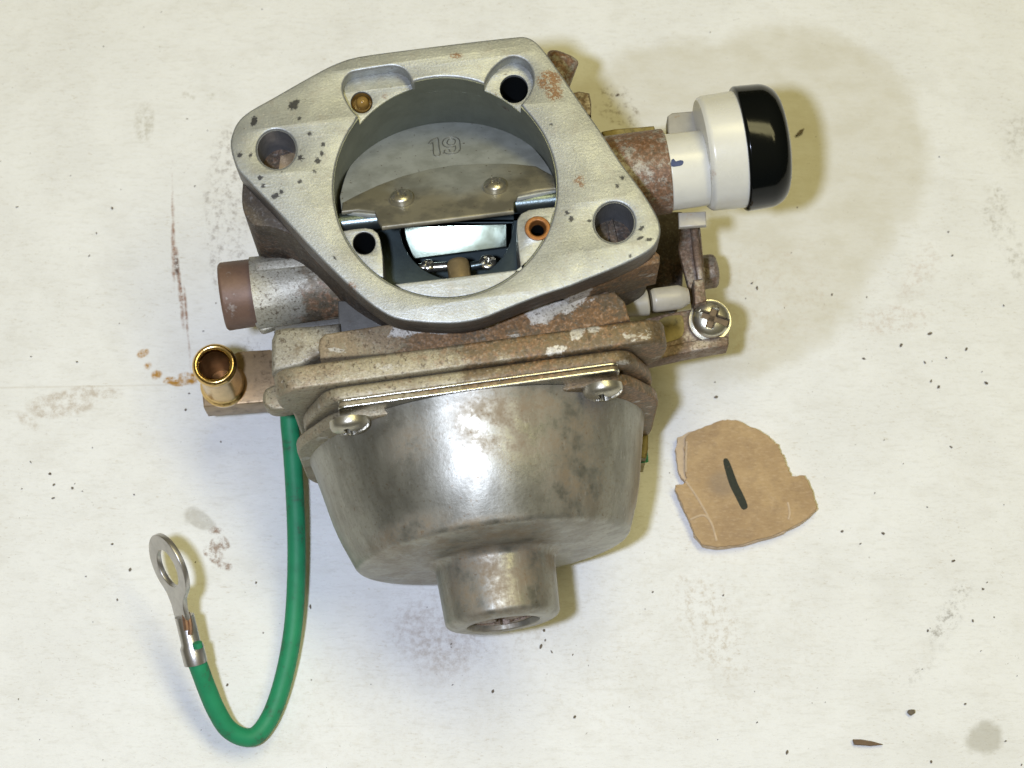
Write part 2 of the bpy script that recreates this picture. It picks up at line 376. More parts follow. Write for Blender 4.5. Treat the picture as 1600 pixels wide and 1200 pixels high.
def mat_paper():
    b = NB('paper sheet')
    f1 = b.noise(9, 5, .7, stretch=(.35, 1.5, 1)); f2 = b.noise(3.2, 3, .7, stretch=(.4, 1.2, 1)); big = b.noise(170, 4, .6); mid = b.noise(45, 5, .65, stretch=(.6, 1, 1))
    c = b.mix(b.step(big, .35, .68), (.835, .84, .82), (.785, .788, .765))
    c = b.mix(b.m2('MULTIPLY', b.step(mid, .48, .72), .22), c, (.62, .60, .54))
    c = b.mix(b.m2('MULTIPLY', b.step(f1, .50, .74), .34), c, (.60, .58, .52)); c = b.mix(b.m2('MULTIPLY', b.step(f2, .54, .74), .28), c, (.56, .54, .48))
    dm = b.n.new('ShaderNodeMapping'); dm.inputs['Rotation'].default_value = (0, 0, math.radians(35)); dm.inputs['Scale'].default_value = (.10, .34, .3)
    dn = b.n.new('ShaderNodeTexNoise'); dn.inputs['Scale'].default_value = 1.0; dn.inputs['Detail'].default_value = 3; dn.inputs['Roughness'].default_value = .65
    b.link(b.co, dm.inputs[0]); b.link(dm.outputs[0], dn.inputs['Vector'])
    c = b.mix(b.m2('MULTIPLY', b.m2('MULTIPLY', b.step(dn.outputs['Fac'], .60, .70), b.step(big, .40, .60)), .40), c, (.50, .43, .32))
    gr = b.noise(11, 6, .8, off=(3, 7, 1)); g2 = b.noise(40, 5, .75, off=(11, 2, 5)); wob = b.noise(38, 5, .7, off=(1, 8, 2))
    def w2(u, v): q = W(u, v, 0); return (q.x, q.y)
    def stain(pts, amt, col, wamp, soft, lo, hi, n=gr):
        nonlocal c
        m = b.m2('MULTIPLY', b.spots([(*w2(*p[:2]), *p[2:]) for p in pts], wob, wamp, soft), b.step(n, lo, hi))
        c = b.mix(b.m2('MULTIPLY', m, amt), c, col)
    # the patch where fuel soaked into the sheet
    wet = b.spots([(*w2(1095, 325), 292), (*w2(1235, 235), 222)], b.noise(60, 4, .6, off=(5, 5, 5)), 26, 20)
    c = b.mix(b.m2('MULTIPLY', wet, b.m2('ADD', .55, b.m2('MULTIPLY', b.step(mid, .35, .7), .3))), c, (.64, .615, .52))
    brown, grey, rust, amber = (.36, .26, .15), (.33, .31, .26), (.27, .12, .055), (.45, .23, .035)
    stain([(95, 632, 55, 2.6, .16), (150, 612, 40, 4, -.1), (40, 655, 22, 2.6, -.6)], .55, brown, 22, 9, 0.38, 0.67)
    stain([(690, 1005, 52, 1.0, 0), (660, 985, 40, 1.2, 0)], .42, (.36, .27, .21), 26, 22, 0.30, 0.69)
    stain([(725, 965, 130, 1.8, 0)], .25, (.36, .29, .22), 40, 40, 0.44, 0.69)
    stain([(269, 330, 1.2, .03, .04), (271, 380, 3.0, .05, .06), (280, 440, 3.4, .06, .14), (292, 505, 1.6, .03, .12)], .9, rust, 4, 1.8, 0.34, 0.59)
    stain([(276, 415, 3.5, .2, .12)], .9, (.08, .045, .03), 3, 1.5, 0.34, 0.57)
    stain([(222, 552, 9, 1.5, .6), (230, 572, 6), (265, 594, 10, 1.8, 0), (290, 590, 12, 1.4, .2), (280, 597, 16, 2.4, .0), (244, 585, 7), (300, 590, 9)], 1.0, amber, 9, 3, 0.36, 0.59)
    stain([(312, 812, 26, 2.0, -.5), (300, 805, 12)], .60, (.42, .40, .34), 9, 5, 0.14, 0.57)
    stain([(345, 850, 13, 1.4, 0), (338, 872, 12), (330, 860, 10), (350, 884, 14, 2, -.3), (333, 828, 9, 1.6, 0)], .85, (.24, .14, .08), 16, 3, 0.40, 0.62)
    stain([(1541, 1152, 25, 1.1, .6), (1527, 1160, 15)], .58, (.40, .38, .30), 14, 7, -0.06, 0.47)
    stain([(1484, 962, 15, .30, -.55), (1470, 985, 13, .5, -.5), (1502, 928, 7, .4, -.5), (1440, 1045, 6, .2, -.7)], .75, (.22, .20, .16), 14, 8, 0.47, 0.69)
    stain([(1560, 345, 22, .5, .2), (1585, 400, 16, .5, 0), (1590, 215, 20, .5, -.3), (1560, 300, 14)], .55, (.30, .27, .20), 16, 8, 0.44, 0.69)
    stain([(1395, 500, 60, 2.6, .1), (1440, 425, 20, .4, -.5)], .42, (.46, .32, .22), 22, 10, 0.44, 0.69)
    stain([(965, 165, 30, .7, .6), (985, 180, 14)], .75, (.20, .15, .09), 18, 5, 0.48, 0.69)
    stain([(1180, 470, 140, 1.5, .4)], .35, (.50, .38, .24), 50, 50, 0.46, 0.73)
    stain([(1110, 975, 40, .5, .4), (1134, 1003, 4, .2, .2), (1105, 985, 4, .3, .2)], .5, (.40, .30, .18), 22, 14, 0.46, 0.71)
    stain([(600, 1100, 230, 2.2, .05), (1050, 1000, 260, 1.6, .1)], .22, (.50, .43, .30), 60, 60, 0.46, 0.73)
    stain([(360, 300, 40, .35, -.05), (352, 380, 30, .3, .1), (395, 560, 14, .6, .2), (385, 535, 9)], .6, (.22, .18, .15), 20, 7, 0.47, 0.68)
    stain([(225, 190, 16, .5, 0), (290, 148, 6), (300, 153, 5), (330, 150, 6), (222, 170, 6)], .5, (.35, .31, .2), 6, 4, 0.40, 0.65)
    # small flecks pressed in the paper everywhere
    fl = b.noise(4.0, 2, .6, off=(31, 17, 3))
    c = b.mix(b.m2('MULTIPLY', b.m2('MULTIPLY', b.step(fl, .70, .74), b.step(g2, .46, .60)), .5), c, (.22, .18, .13))
    # a faint fold line running in from the left
    a, e = W(-40, 606, 0), W(300, 600, 0)
    t = (e.y - a.y) / (e.x - a.x)
    d = b.m2('ABSOLUTE', b.m2('SUBTRACT', b.y, b.m2('ADD', a.y - t * a.x, b.m2('MULTIPLY', b.x, t))))
    fold = b.m2('MULTIPLY', b.step(d, 2.2, .4), b.step(b.x, e.x + 30, e.x - 10))
    c = b.mix(b.m2('MULTIPLY', fold, .22), c, (.45, .38, .26))
    h = b.m2('ADD', b.m2('MULTIPLY', f2, .8), b.m2('ADD', f1, b.m2('MULTIPLY', b.noise(60, 3, .6), 3)))
    return b.done(c, .75, 0, h, .42, 2.4, Specular_IOR_Level=.25)

M = {}
M['flange'] = mat_flange()
M['cast'] = mat_cast('zinc casting', base=(.42, .40, .32), grime=.42, rust=.30, metal=.35, gx=(l2(410, 450, 380)[0], l2(520, 440, 380)[0], .30))  # gx makes the boss darker towards the flange
M['cast_clean'] = mat_cast('clean zinc casting', base=(.32, .295, .225), grime=.36, rust=.10, shift=31)
M['cast_dirty'] = mat_cast('dirty zinc casting', base=(.29, .245, .155), grime=.68, rust=.56, shift=57, rough=.75, metal=.08, gcol=(.085, .055, .024), rust_col=(.15, .078, .028), flake=.30, gx=(l2(560, 520, 460)[0], l2(720, 500, 460)[0], .34),
    fsp=[(640, 511, 26, 2.2, .14), (700, 511, 22, 2.6, .1), (760, 504, 22, 3, .1), (850, 486, 26, 1.5, .2), (885, 470, 26, 1.5, .2), (905, 462, 14)], fz=452)
M['cast_rim'] = mat_cast('bowl rim casting', base=(.33, .29, .195), grime=.62, rust=.46, shift=93, metal=.45, gcol=(.10, .066, .03), rust_col=(.16, .085, .032), flake=.2, gx=(l2(560, 560, 480)[0], l2(860, 530, 480)[0], .26),
    fsp=[(905, 520, 14, 1.5, .6), (925, 512, 12), (870, 548, 12, 2, 0)], fz=480)
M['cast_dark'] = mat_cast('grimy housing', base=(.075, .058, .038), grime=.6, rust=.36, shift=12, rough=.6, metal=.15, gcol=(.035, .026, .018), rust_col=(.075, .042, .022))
M['bore'] = mat_simple('machined throat wall', (.235, .25, .205), .40, .7, .3, 40, .08)
M['bored'] = mat_simple('drilled bolt hole wall', (.22, .23, .235), .42, .5, .4, 14, .2)
M['slate'] = mat_simple('dull grey recess', (.15, .145, .13), .6, .4, .35, 18, .3, (.09, .06, .04), .2)
M['bowl'] = mat_bowl()
M['choke'] = mat_choke(False); M['choke_low'] = mat_choke(True)
M['steel'] = mat_simple('zinc plated steel', (.62, .60, .52), .26, .95, .25, 12)
M['dull_steel'] = mat_simple('dull zinc screw', (.50, .47, .38), .33, .85, .35, 9)
M['zinc_screw'] = mat_simple('yellow zinc screw', (.62, .59, .48), .30, .9, .35, 10)
M['bright'] = mat_simple('bright plated plate', (.52, .60, .47), .20, .95, .06, 30, .05)
M['dark_plate'] = mat_simple('dark venturi plate', (.055, .075, .075), .45, .5, .4, 16)
M['dark_steel'] = mat_simple('dark choke shaft', (.17, .21, .21), .30, .9, .3, 12)
M['black_hole'] = mat_simple('passage painted shade black', (.008, .009, .009), .6, 0, .2, 10, Specular_IOR_Level=.1)  # near-black colour stands in for the darkness inside deep holes
M['brass'] = mat_simple('brass', (.70, .49, .21), .22, 1.0, .3, 16)
M['brass_old'] = mat_simple('tarnished brass', (.55, .39, .17), .34, .6, .4, 12)
M['copper_jet'] = mat_simple('copper jet', (.30, .125, .035), .45, .5, .6, 6)
M['varnish'] = mat_simple('brown varnished bore', (.16, .075, .02), .35, .7, .5, 14)
M['stamp_shade'] = mat_simple('edge shading of stamped outline', (.22, .22, .195), .45, .5, .3, 6)  # darker colour paints in the shading along the numeral edges
M['recess_dark'] = mat_simple('dark brown screw recess', (.16, .11, .06), .6, .2, .5, 6)  # dark brown cross laid in to set the recess off from the head
M['bronze_block'] = mat_simple('tarnished bronze block', (.40, .29, .17), .42, .6, .5, 20, .25, (.13, .085, .045), .35)
M['amber'] = mat_simple('amber residue', (.30, .18, .045), .12, .1, .5, 8)
M['brown_cap'] = mat_simple('brown plug', (.185, .112, .078), .55, .15, .35, 22, .3, (.34, .30, .27), .2)
M['white_plastic'] = mat_simple('white plastic', (.71, .69, .585), .26, 0, .12, 40, .05, (.42, .28, .17), -.02, Subsurface_Weight=.15, Subsurface_Radius=(.002, .002, .0015))
M['grey_plastic'] = mat_simple('cloudy grey plastic', (.36, .335, .27), .4, 0, .25, 26, .1, (.30, .20, .11), .1)
M['clear_plastic'] = mat_simple('cloudy clip plastic', (.44, .41, .34), .35, 0, .2, 24, .1, (.38, .25, .14), .15)
M['black_rubber'] = mat_simple('black rubber cap', (.003, .004, .004), .12, 0, .2, 30, .04, Specular_IOR_Level=.22)
M['rusty'] = mat_cast('rusty stub pipe', base=(.40, .37, .31), grime=.35, rust=.62, shift=21, rust_col=(.115, .05, .018), rough=.55)
M['rusty_lever'] = mat_cast('rusty lever', base=(.36, .31, .26), grime=.45, rust=.55, shift=64, rust_col=(.12, .072, .042), rough=.5, metal=.6)
M['olive'] = mat_simple('oily olive casting', (.27, .21, .065), .5, .2, .6, 22, .3, (.06, .05, .02), .35)
M['green_wire'] = mat_simple('green insulation', (.012, .25, .105), .6, 0, .3, 30, .10, (.045, .07, .045), .28)
M['tin'] = mat_simple('tinned terminal', (.52, .50, .47), .34, .9, .3, 16, .15)
M['copper'] = mat_simple('copper strands', (.26, .15, .09), .45, .6, .4, 5)
def mat_card():
    b = NB('tan cardboard'); n1 = b.noise(60, 4, .6); n2 = b.noise(18, 6, .7); n3 = b.noise(3.0, 3, .7, stretch=(.35, 1, 1)); 
    c = b.mix(b.step(n1, .35, .65), (.49, .345, .185), (.40, .275, .15))
    c = b.mix(b.m2('MULTIPLY', b.step(n2, .45, .70), .40), c, (.30, .21, .135))
    c = b.mix(b.m2('MULTIPLY', b.step(n3, .50, .72), .40), c, (.62, .47, .30)); c = b.mix(b.m2('MULTIPLY', b.step(n3, .44, .30), .30), c, (.26, .17, .09))
    w = W(1128, 757, 16); g = b.m2('MULTIPLY', b.spots([(w.x, w.y, 20)], n2, 14, 9), .45)
    c = b.mix(g, c, (.27, .22, .17))
    return b.done(c, .9, 0, b.m2('ADD', n2, b.m2('MULTIPLY', n3, .7)), .7, 2.4, Specular_IOR_Level=.2)
M['card'] = mat_card()
M['card_edge'] = mat_simple('torn cardboard edge', (.60, .46, .30), .9, 0, .3, 12, .5)
M['pen'] = mat_simple('black marker ink', (.03, .035, .022), .8, 0, .5, 5, .4, (.13, .10, .06), .18)
M['ink'] = mat_simple('blue paint fleck', (.05, .07, .16), .6, 0, .3, 5)
M['grit'] = mat_simple('dark grit', (.16, .13, .09), .9, 0, .4, 6)
M['splinter'] = mat_simple('brown splinter', (.17, .11, .06), .8, 0, .4, 6)
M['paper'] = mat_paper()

# ------------------------------------------------------------------ the sheet underneath
def tag(o, label, cat, group=None, kind=None):
    o['label'] = label; o['category'] = cat
    if group: o['group'] = group
    if kind: o['kind'] = kind

def build_paper():
    bm = bmesh.new(); nx, ny = 150, 120; x0, x1, y0, y1 = -2200, 2200, -1700, 1900
    g = [[bm.verts.new((x0 + (x1 - x0) * i / nx, y0 + (y1 - y0) * j / ny, 0)) for i in range(nx + 1)] for j in range(ny + 1)]
    for r in g:
        for v in r:
            p = v.co
            v.co.z = 1.2 * mnoise(Vector((p.x / 260, p.y / 260, 3))) + .8 * mnoise(Vector((p.x / 90, p.y / 90, 7))) - 2.2
    for j in range(ny):
        for i in range(nx): bm.faces.new((g[j][i], g[j][i + 1], g[j + 1][i + 1], g[j + 1][i]))
    me = bpy.data.meshes.new('m'); bm.to_mesh(me); bm.free()
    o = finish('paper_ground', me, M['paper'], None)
    o['kind'] = 'structure'; o['label'] = 'off-white work paper with rust smears, oil blots and grit'
build_paper()

# ------------------------------------------------------------------ carburettor
carb = bpy.data.objects.new('carburetor', None); COL.objects.link(carb)
carb.rotation_euler = (0, 0, ALPHA)
carb.empty_display_size = .02
tag(carb, 'used grey metal carburetor with round open throat, steel float bowl and rust stains', 'carburetor')

BC = (695.5, 292.5); BR = 175.0
def onc(u, v, r=BR):
    a = math.atan2(v - BC[1], u - BC[0]); return a
def arc(a0, a1, n, r=BR, ry=None):
    ry = ry or r * .988
    return [(BC[0] + r * math.cos(a0 + (a1 - a0) * i / n), BC[1] + ry * math.sin(a0 + (a1 - a0) * i / n)) for i in range(n + 1)]

OUT = [(360, 228), (364, 205), (374, 187), (392, 172), (424, 154), (464, 131), (500, 111), (525, 99), (560, 88), (640, 77), (720, 67), (800, 58), (822, 57.5), (838, 66),
       (854, 84), (875, 113), (905, 157), (937, 203), (969, 252), (996, 288), (1016, 318), (1029, 343), (1032, 364), (1023, 384), (1001, 400), (960, 419),
       (925, 433), (890, 447), (850, 460), (810, 475), (780, 487), (752, 498), (720, 504), (690, 505), (655, 503), (617, 497), (585, 479), (552, 452), (515, 417),
       (480, 381), (450, 348), (420, 316), (390, 285), (370, 262)]
OUT = smooth(OUT, 3)
# throat with the two pockets opening into it (top face)
pk_r = [(757, 131), (763, 117), (772, 105), (785, 94), (800, 88), (815, 91), (827, 101), (833, 117), (832, 133), (827, 146), (819, 157), (814, 163)]
pk_l = [(559, 181), (549, 170), (540, 154), (535, 138), (538, 124), (547, 114), (562, 110), (600, 104), (618, 103), (632, 109), (640, 119), (643, 129)]
a_r0 = onc(757, 131); a_r1 = onc(814, 163); a_l0 = onc(559, 181); a_l1 = onc(643, 129)
top_cut = smooth(pk_l, 3, False) + arc(a_l1, a_r0, 10)[1:-1] + smooth(pk_r, 3, False) + arc(a_r1, a_l0 + 2 * math.pi, 70)[1:-1]
full = arc(0, 2 * math.pi, 96)[:-1]
fullx = arc(0, 2 * math.pi, 96, BR - .25)[:-1]
hole_l = circle(432, 233, 31); hole_r = circle(960, 347, 32)
JR = (803, 139); JL = (565, 160)
mes = [up_mesh(OUT, ZF, ZF - 28, 3.0, [top_cut, hole_l, hole_r])]
def shift(c, z0, z1):            # photo outline of the same local outline, seen at another height
    out = []
    for u, v in c:
        p = L(u, v, z0); q = Vector((p.x, p.y, z1)); w = RA.transposed() @ q - CAM
        out.append((800 + FPX * w.x / -w.dot(ZC), 600 - FPX * w.dot(YC) / -w.dot(ZC)))
    return out
ZP = ZF - 23
inset = [(BC[0] + (u - BC[0]) * .9985, BC[1] + (v - BC[1]) * .9985) for u, v in OUT]
mes.append(up_mesh(shift(inset, ZF, ZP), ZP, ZF - 46, 0.6,
                   [shift(fullx, ZF, ZP), shift(circle(432, 233, 30.9), ZF, ZP), shift(circle(960, 347, 31.9), ZF, ZP), circle(JR[0], JR[1], 22), circle(JL[0], JL[1], 17)]))
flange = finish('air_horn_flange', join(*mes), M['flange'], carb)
# passages under the pockets
for (u, v), r, m in ((JR, 22, 'black_hole'), (JL, 17, 'amber')):
    q = L(u, v, ZP - 1.5); d = 90 if m == 'black_hole' else 18
    me = lathe_mesh(Vector((q.x, q.y, ZP - 1.5)), -Z, [(0, r * .82), (4, r * .81), (d * .8, r * .8), (d, r * .6), (d, .1)], 32, False, False)
    finish('idle_passage' if m == 'black_hole' else 'residue_pit', me, M[m], flange)
q = L(566, 159, ZP - 7)
finish('residue_drop', lathe_mesh(q, Z, [(-8, 9), (0, 8.5), (3, 6.5), (5, 3), (5.6, .1)], 24), M['amber'], flange)

# upper housing below the flange, open in the middle
HO = [(386, 240), (380, 280), (378, 315), (384, 338), (398, 352), (430, 356), (470, 376), (510, 412), (550, 446), (600, 474), (640, 484), (700, 488), (760, 484), (830, 462), (900, 440),
      (960, 425), (1010, 402), (1022, 380), (1010, 345), (960, 285), (900, 205), (850, 130), (815, 85), (740, 85), (600, 100), (520, 120), (440, 170), (400, 205)]
ZH = ZF - 45.5
up = up_mesh(smooth(HO, 3), ZH, 290, 2.0, [shift(arc(0, 2 * math.pi, 96, BR + 4)[:-1], ZF, ZH), shift(circle(432, 233, 32), ZF, ZH), shift(circle(960, 347, 33), ZF, ZH), shift(circle(JR[0], JR[1], 23), ZP, ZH)])
house = finish('upper_housing', up, M['cast_dark'], carb)
LO = [(440, 300), (450, 380), (520, 440), (600, 470), (800, 470), (900, 420), (960, 380), (930, 260), (850, 150), (760, 110), (600, 130), (500, 190)]
lo = smooth([(u, v) for u, v in shift(LO, ZF - 60, 290)], 3)
finish('lower_housing', up_mesh(lo, 290.5, 1, 2.0), M['cast_dark'], carb)
# bored surfaces: the throat lining and the two bolt holes
def ringpoly(a0, a1, n): return arc(a0, a1, n, BR + 1.5) + arc(a1, a0, n, BR - .9)
bw = [up_mesh(shift(arc(0, 2 * math.pi, 96, BR + 6)[:-1], ZF, ZP - 23.2), ZP - 23.2, ZF - 260, 0, [shift(arc(0, 2 * math.pi, 96, BR - .9)[:-1], ZF, ZP - 23.2)]),
      up_mesh(shift(ringpoly(a_l1 + .004, a_r0 - .004, 20), ZF, ZF - 3), ZF - 3, ZF - 48, 0), up_mesh(shift(ringpoly(a_r1 + .004, a_l0 + 2 * math.pi - .004, 80), ZF, ZF - 3), ZF - 3, ZF - 48, 0),
      up_mesh(shift(ringpoly(a_l0 - .01, a_l1 + .01, 14), ZF, ZP - .8), ZP - .8, ZF - 48, 0), up_mesh(shift(ringpoly(a_r0 - .01, a_r1 + .01, 14), ZF, ZP - .8), ZP - .8, ZF - 48, 0)]
finish('bore_wall', join(*bw), M['bore'], carb)
for u, v, r in ((432, 233, 31), (960, 347, 32)):
    finish('bolt_hole', up_mesh(shift(circle(u, v, r + 1.2), ZF, ZF - 3), ZF - 3, 291, 0, [shift(circle(u, v, r - .8), ZF, ZF - 3)]), M['bored'], carb)
for u, v, r in ((432, 233, 31), (960, 347, 32)):
    finish('stud_face', up_mesh(shift(circle(u, v, r), ZF, ZF - 70), ZF - 70, ZF - 90, .5), M['cast_dark'], house)
finish('stud_plate', up_mesh([(438, 243), (468, 236), (470, 270), (434, 275)], ZF - 66, ZF - 71, .5), M['bronze_block'], house)
finish('stud_plate', up_mesh([(950, 352), (957, 340), (967, 385), (955, 385)], ZF - 64, ZF - 71, .5), M['cast_dark'], house)

# flush pieces at the lower side of the throat
zl = ZF - 2.5
ear = [(536, 361), (552, 358), (571, 356), (582, 358), (590, 364), (594, 374), (598, 400), (599, 434)] + arc(onc(599, 434), onc(536, 361), 12, BR - .8)[1:-1]
seat = [(870, 323), (845, 325), (826, 328), (814, 334), (808, 344), (807, 358), (810, 390), (814, 421), (720, 432), (617, 444)] + arc(onc(617, 446), onc(870, 323), 26, BR - .8)[1:-1]
finish('throat_ledge', up_mesh(ear, zl, ZF - 118, 1.2, [circle(569, 380, 17.5)]), M['flange'], carb)
led = finish('throat_ledge', up_mesh(seat, zl, ZF - 118, 1.2, [circle(840, 357, 17)]), M['flange'], carb)
q = L(569, 380, zl - 1.5)
finish('air_passage', lathe_mesh(q, -Z, [(0, 14.3), (100, 14.2), (100, .1)], 32, False, False), M['black_hole'], carb)
q = L(840, 357, zl)
finish('air_jet', lathe_mesh(q, Z, fillet([(-40, .1), (-40, 17.4, 0), (1.5, 17.4, 2), (1.5, 11, 2), (-10, 8.5, 0)]), 36, False, False), M['copper_jet'], carb)
finish('jet_bore', lathe_mesh(q, -Z, [(9, 8.6), (40, 8.4), (40, .1)], 28, False, False), M['black_hole'], carb)

# venturi plate deep in the throat, with its round opening
zv = ZF - 112
disk = arc(.02, math.pi - .02, 48, BR - 2)
ven = finish('venturi_plate', up_mesh(shift(disk, ZF, zv), zv, zv - 14, 1.2, [circle(713, 350, 89, 64, 87)]), M['dark_plate'], carb)
finish('throttle_bore', lathe_mesh(L(713, 350, zv - 14), -Z, [(0, 92), (60, 92), (95, 92), (95, .1)], 64, False, False), M['dark_plate'], carb)
# bright plate lying across the opening, turned to the flash
p0 = L(712, 372, ZF - 160)
n = ((RA @ CAM - p0).normalized() + (RA @ FLASH - p0).normalized()).normalized()
n = (n + Vector((.045, .0, 0))).normalized()
finish('throttle_plate', tilt_mesh([(626, 330), (792, 318), (792, 386), (646, 405), (634, 375)], p0, n, 8, 1.5), M['bright'], carb)
noz = finish('main_nozzle', lathe_mesh(L(715, 409, ZF - 135), -Y + Z * .12, fillet([(0, .1), (0, 14, 0), (3, 15.5, 2), (60, 15.5, 0), (60, .1)]), 32, False, False), M['brass_old'], carb)
finish('cross_rod', tube_mesh([L(655, 419, ZF - 140), L(698, 416, ZF - 140)], 6.5, 14, 1), M['steel'], carb)
finish('cross_rod', tube_mesh([L(736, 416, ZF - 140), L(752, 413, ZF - 140)], 6, 14, 1), M['dark_steel'], carb)
for u, v, r in ((669, 416, 9), (762, 411, 12)):
    finish('idle_screw', screw_mesh(L(u, v, ZF - 138), Vector((.1, .25, 1)), r, 7, .4), M['steel'], carb)

# choke plate
pa, pb, pc = L(535, 332, ZF - 26), L(868, 296, ZF - 26), L(700, 177, ZF - 172)
nc = (pb - pa).cross(pc - pa).normalized()
if nc.z < 0: nc = -nc
chk = [(534, 330), (531, 306), (542, 269), (566, 231), (603, 199), (647, 182), (695, 177), (740, 180), (785, 195), (825, 223), (852, 253), (866, 280), (868, 297),
       (806, 304)]
arcs = smooth(chk[1:13], 4, False)
plate = finish('choke_plate', tilt_mesh([(534, 331)] + arcs + [(807, 309), (600, 336)], pa, nc, 6, 1.2), M['choke'], carb)
low = [(534, 334), (535, 320), (560, 307), (590, 293), (630, 278), (670, 268), (705, 262), (750, 259), (800, 259), (838, 263), (867, 279), (869, 297), (838, 301), (810, 307), (803, 317), (803, 333), (700, 346), (597, 358),
       (591, 349), (586, 334), (560, 331)]
finish('stiffening_fold', tilt_mesh(low, pa, nc, 8, 3.4, lift=4.5), M['choke_low'], plate)
s0, s1 = L(531, 349, ZF - 40), L(872, 311, ZF - 40)
finish('choke_shaft', tube_mesh([s0, s1], 13.5, 24, 1), M['dark_steel'], carb)
for u, v in ((628, 313), (774, 294)):
    q = LP(u, v, pa + nc * 5, nc)
    finish('choke_screw', screw_mesh(q, nc, 16, 13, .5, .16), M['zinc_screw'], plate)
# raised outlined numerals on the plate
def numerals():
    ex = (pb - pa).normalized(); ey = nc.cross(ex); q0 = LP(668, 245, pa, nc) + nc * .4
    def put(pts, closed=True):
        P = smooth(pts, 3, closed)
        if closed: P = P + [P[0]]
        return tube_mesh([q0 + ex * a + ey * b for a, b in P], .85, 6, 1, False)
    one = [(3, 31), (7, 37), (11, 40), (15, 40), (15, 20), (15, 1), (8, 1), (8, 18), (8, 31), (5, 29)]
    k = 1.18
    nine = [(21, 10), (21, 4), (27, 0), (34, 1), (39, 7), (40, 18), (40, 30), (37, 37), (31, 40), (24, 38), (20, 31), (20, 23), (24, 17), (30, 16), (34, 18), (34, 10), (31, 5), (27, 6), (26, 11)]
    eye = [(26, 31), (28, 35), (32, 35), (35, 31), (34, 24), (31, 21), (27, 22), (25, 27)]
    return join(*[put([(a * k, b * k) for a, b in s]) for s in (one, nine, eye)])
finish('numeral_mark', numerals(), M['stamp_shade'], plate)

# choke shaft boss and plug on the left
axl = (L(500, 440, 330) - L(372, 458, 330)).normalized()
o = L(398, 459.5, 330)
finish('shaft_boss', lathe_mesh(o, axl, fillet([(0, .1), (0, 53, 0), (0, 53, 4), (60, 51, 0), (190, 51, 0), (190, .1)]), 48, False, False), M['cast'], carb)
finish('boss_rib', up_mesh([(398, 409), (470, 401), (520, 395), (520, 410), (470, 417), (400, 424)], 384, 335, 3), M['cast'], carb)
o = L(348, 464, 322)
finish('shaft_plug', lathe_mesh(o, axl, fillet([(0, .1), (0, 46, 0), (3, 49, 2), (51, 48, 0), (51, .1)]), 48, False, False), M['brown_cap'], carb)
finish('boss_foot', up_mesh(smooth([(404, 500), (404, 512), (412, 517), (440, 507), (480, 500), (530, 496), (535, 480), (480, 480)], 3), 330, 312, 3), M['cast'], carb)
finish('boss_slot', up_mesh([(430, 511), (490, 502), (530, 497), (535, 501), (532, 506), (490, 511), (428, 519)], 352, 340, 1), M['slate'], carb)

# neck between the housing and the bowl flange
lug = [(424, 530), (430, 514), (445, 511), (490, 508), (530, 504), (532, 520), (532, 545), (500, 556), (470, 572), (424, 582)]
finish('mounting_lug', up_mesh(lug, 400, 200, 7), M['cast_clean'], carb)
nk = [(497, 542), (499, 529), (508, 521), (540, 516), (600, 507), (660, 500), (800, 480), (960, 455), (976, 470), (985, 500), (760, 540), (500, 560)]
finish('body_neck', up_mesh(nk, 452, 60, 4), M['cast_dirty'], carb)
finish('web_recess', up_mesh([(528, 470), (560, 470), (640, 505), (640, 520), (530, 545)], 380, 200, 2), M['slate'], carb)
finish('flange_support', up_mesh([(880, 450), (940, 428), (1024, 392), (1031, 398), (1031, 410), (1005, 416), (960, 432), (890, 460)], ZH - 1, 400, 3), M['cast_dirty'], carb)
finish('corroded_rib', up_mesh(smooth([(905, 452), (940, 450), (960, 462), (966, 480), (950, 490), (915, 488), (900, 474)], 3), 440, 320, 4), M['cast_dark'], carb)

# bowl mounting flange
def rounded(poly, r, k=5):
    out = []
    n = len(poly)
    for i in range(n):
        a, b_, c_ = Vector(poly[i - 1]), Vector(poly[i]), Vector(poly[(i + 1) % n])
        q = r[i] if isinstance(r, (list, tuple)) else r
        s = b_ + (a - b_).normalized() * min(q, (a - b_).length * .48); e = b_ + (c_ - b_).normalized() * min(q, (c_ - b_).length * .48)
        for j in range(k + 1):
            t = j / k; v = s * (1 - t) ** 2 + b_ * 2 * t * (1 - t) + e * t * t; out.append((v.x, v.y))
    return out
x0 = L(424, 585, ZL).x; x1 = L(1043, 515, ZL).x
yA = L(740, 534, ZL).y; yB = L(740, 572, ZL).y
EX, EY = X, Z                       # outline in x and z, thickness along +y from y = yB
def xz_slab(outl, y, th, bev):      # solid from y (lower face) up to y + th
    return slab_mesh(outl, Vector((0, y, 0)), X, Z, th, bev)    # X x Z = -Y, so it runs up from y
xq0 = L(472, 690, 250).x; xq1 = L(1004, 600, 250).x
def ears(x0, x1, q0, q1, zt, zb, e, r):
    pts = []
    for xo, xi, zz, sz in ((x0, q0, zt, -1), (x0, q0, zb, 1), (x1, q1, zb, 1), (x1, q1, zt, -1)):
        blk = [(xo, zz), (xo, zz + sz * e), (xi, zz + sz * (e + 26))]
        pts += blk if (zz == zt) == (xo == x0) else blk[::-1]
    return pts
lf = rounded(ears(x0, x1, xq0, xq1, ZL, 10, 84, 0), [40, 30, 14, 14, 30, 40, 40, 30, 14, 14, 30, 40], 7)
finish('bowl_flange', xz_slab([lf], yB, yA - yB, 5), M['cast_clean'] if False else M['cast_rim'], carb)
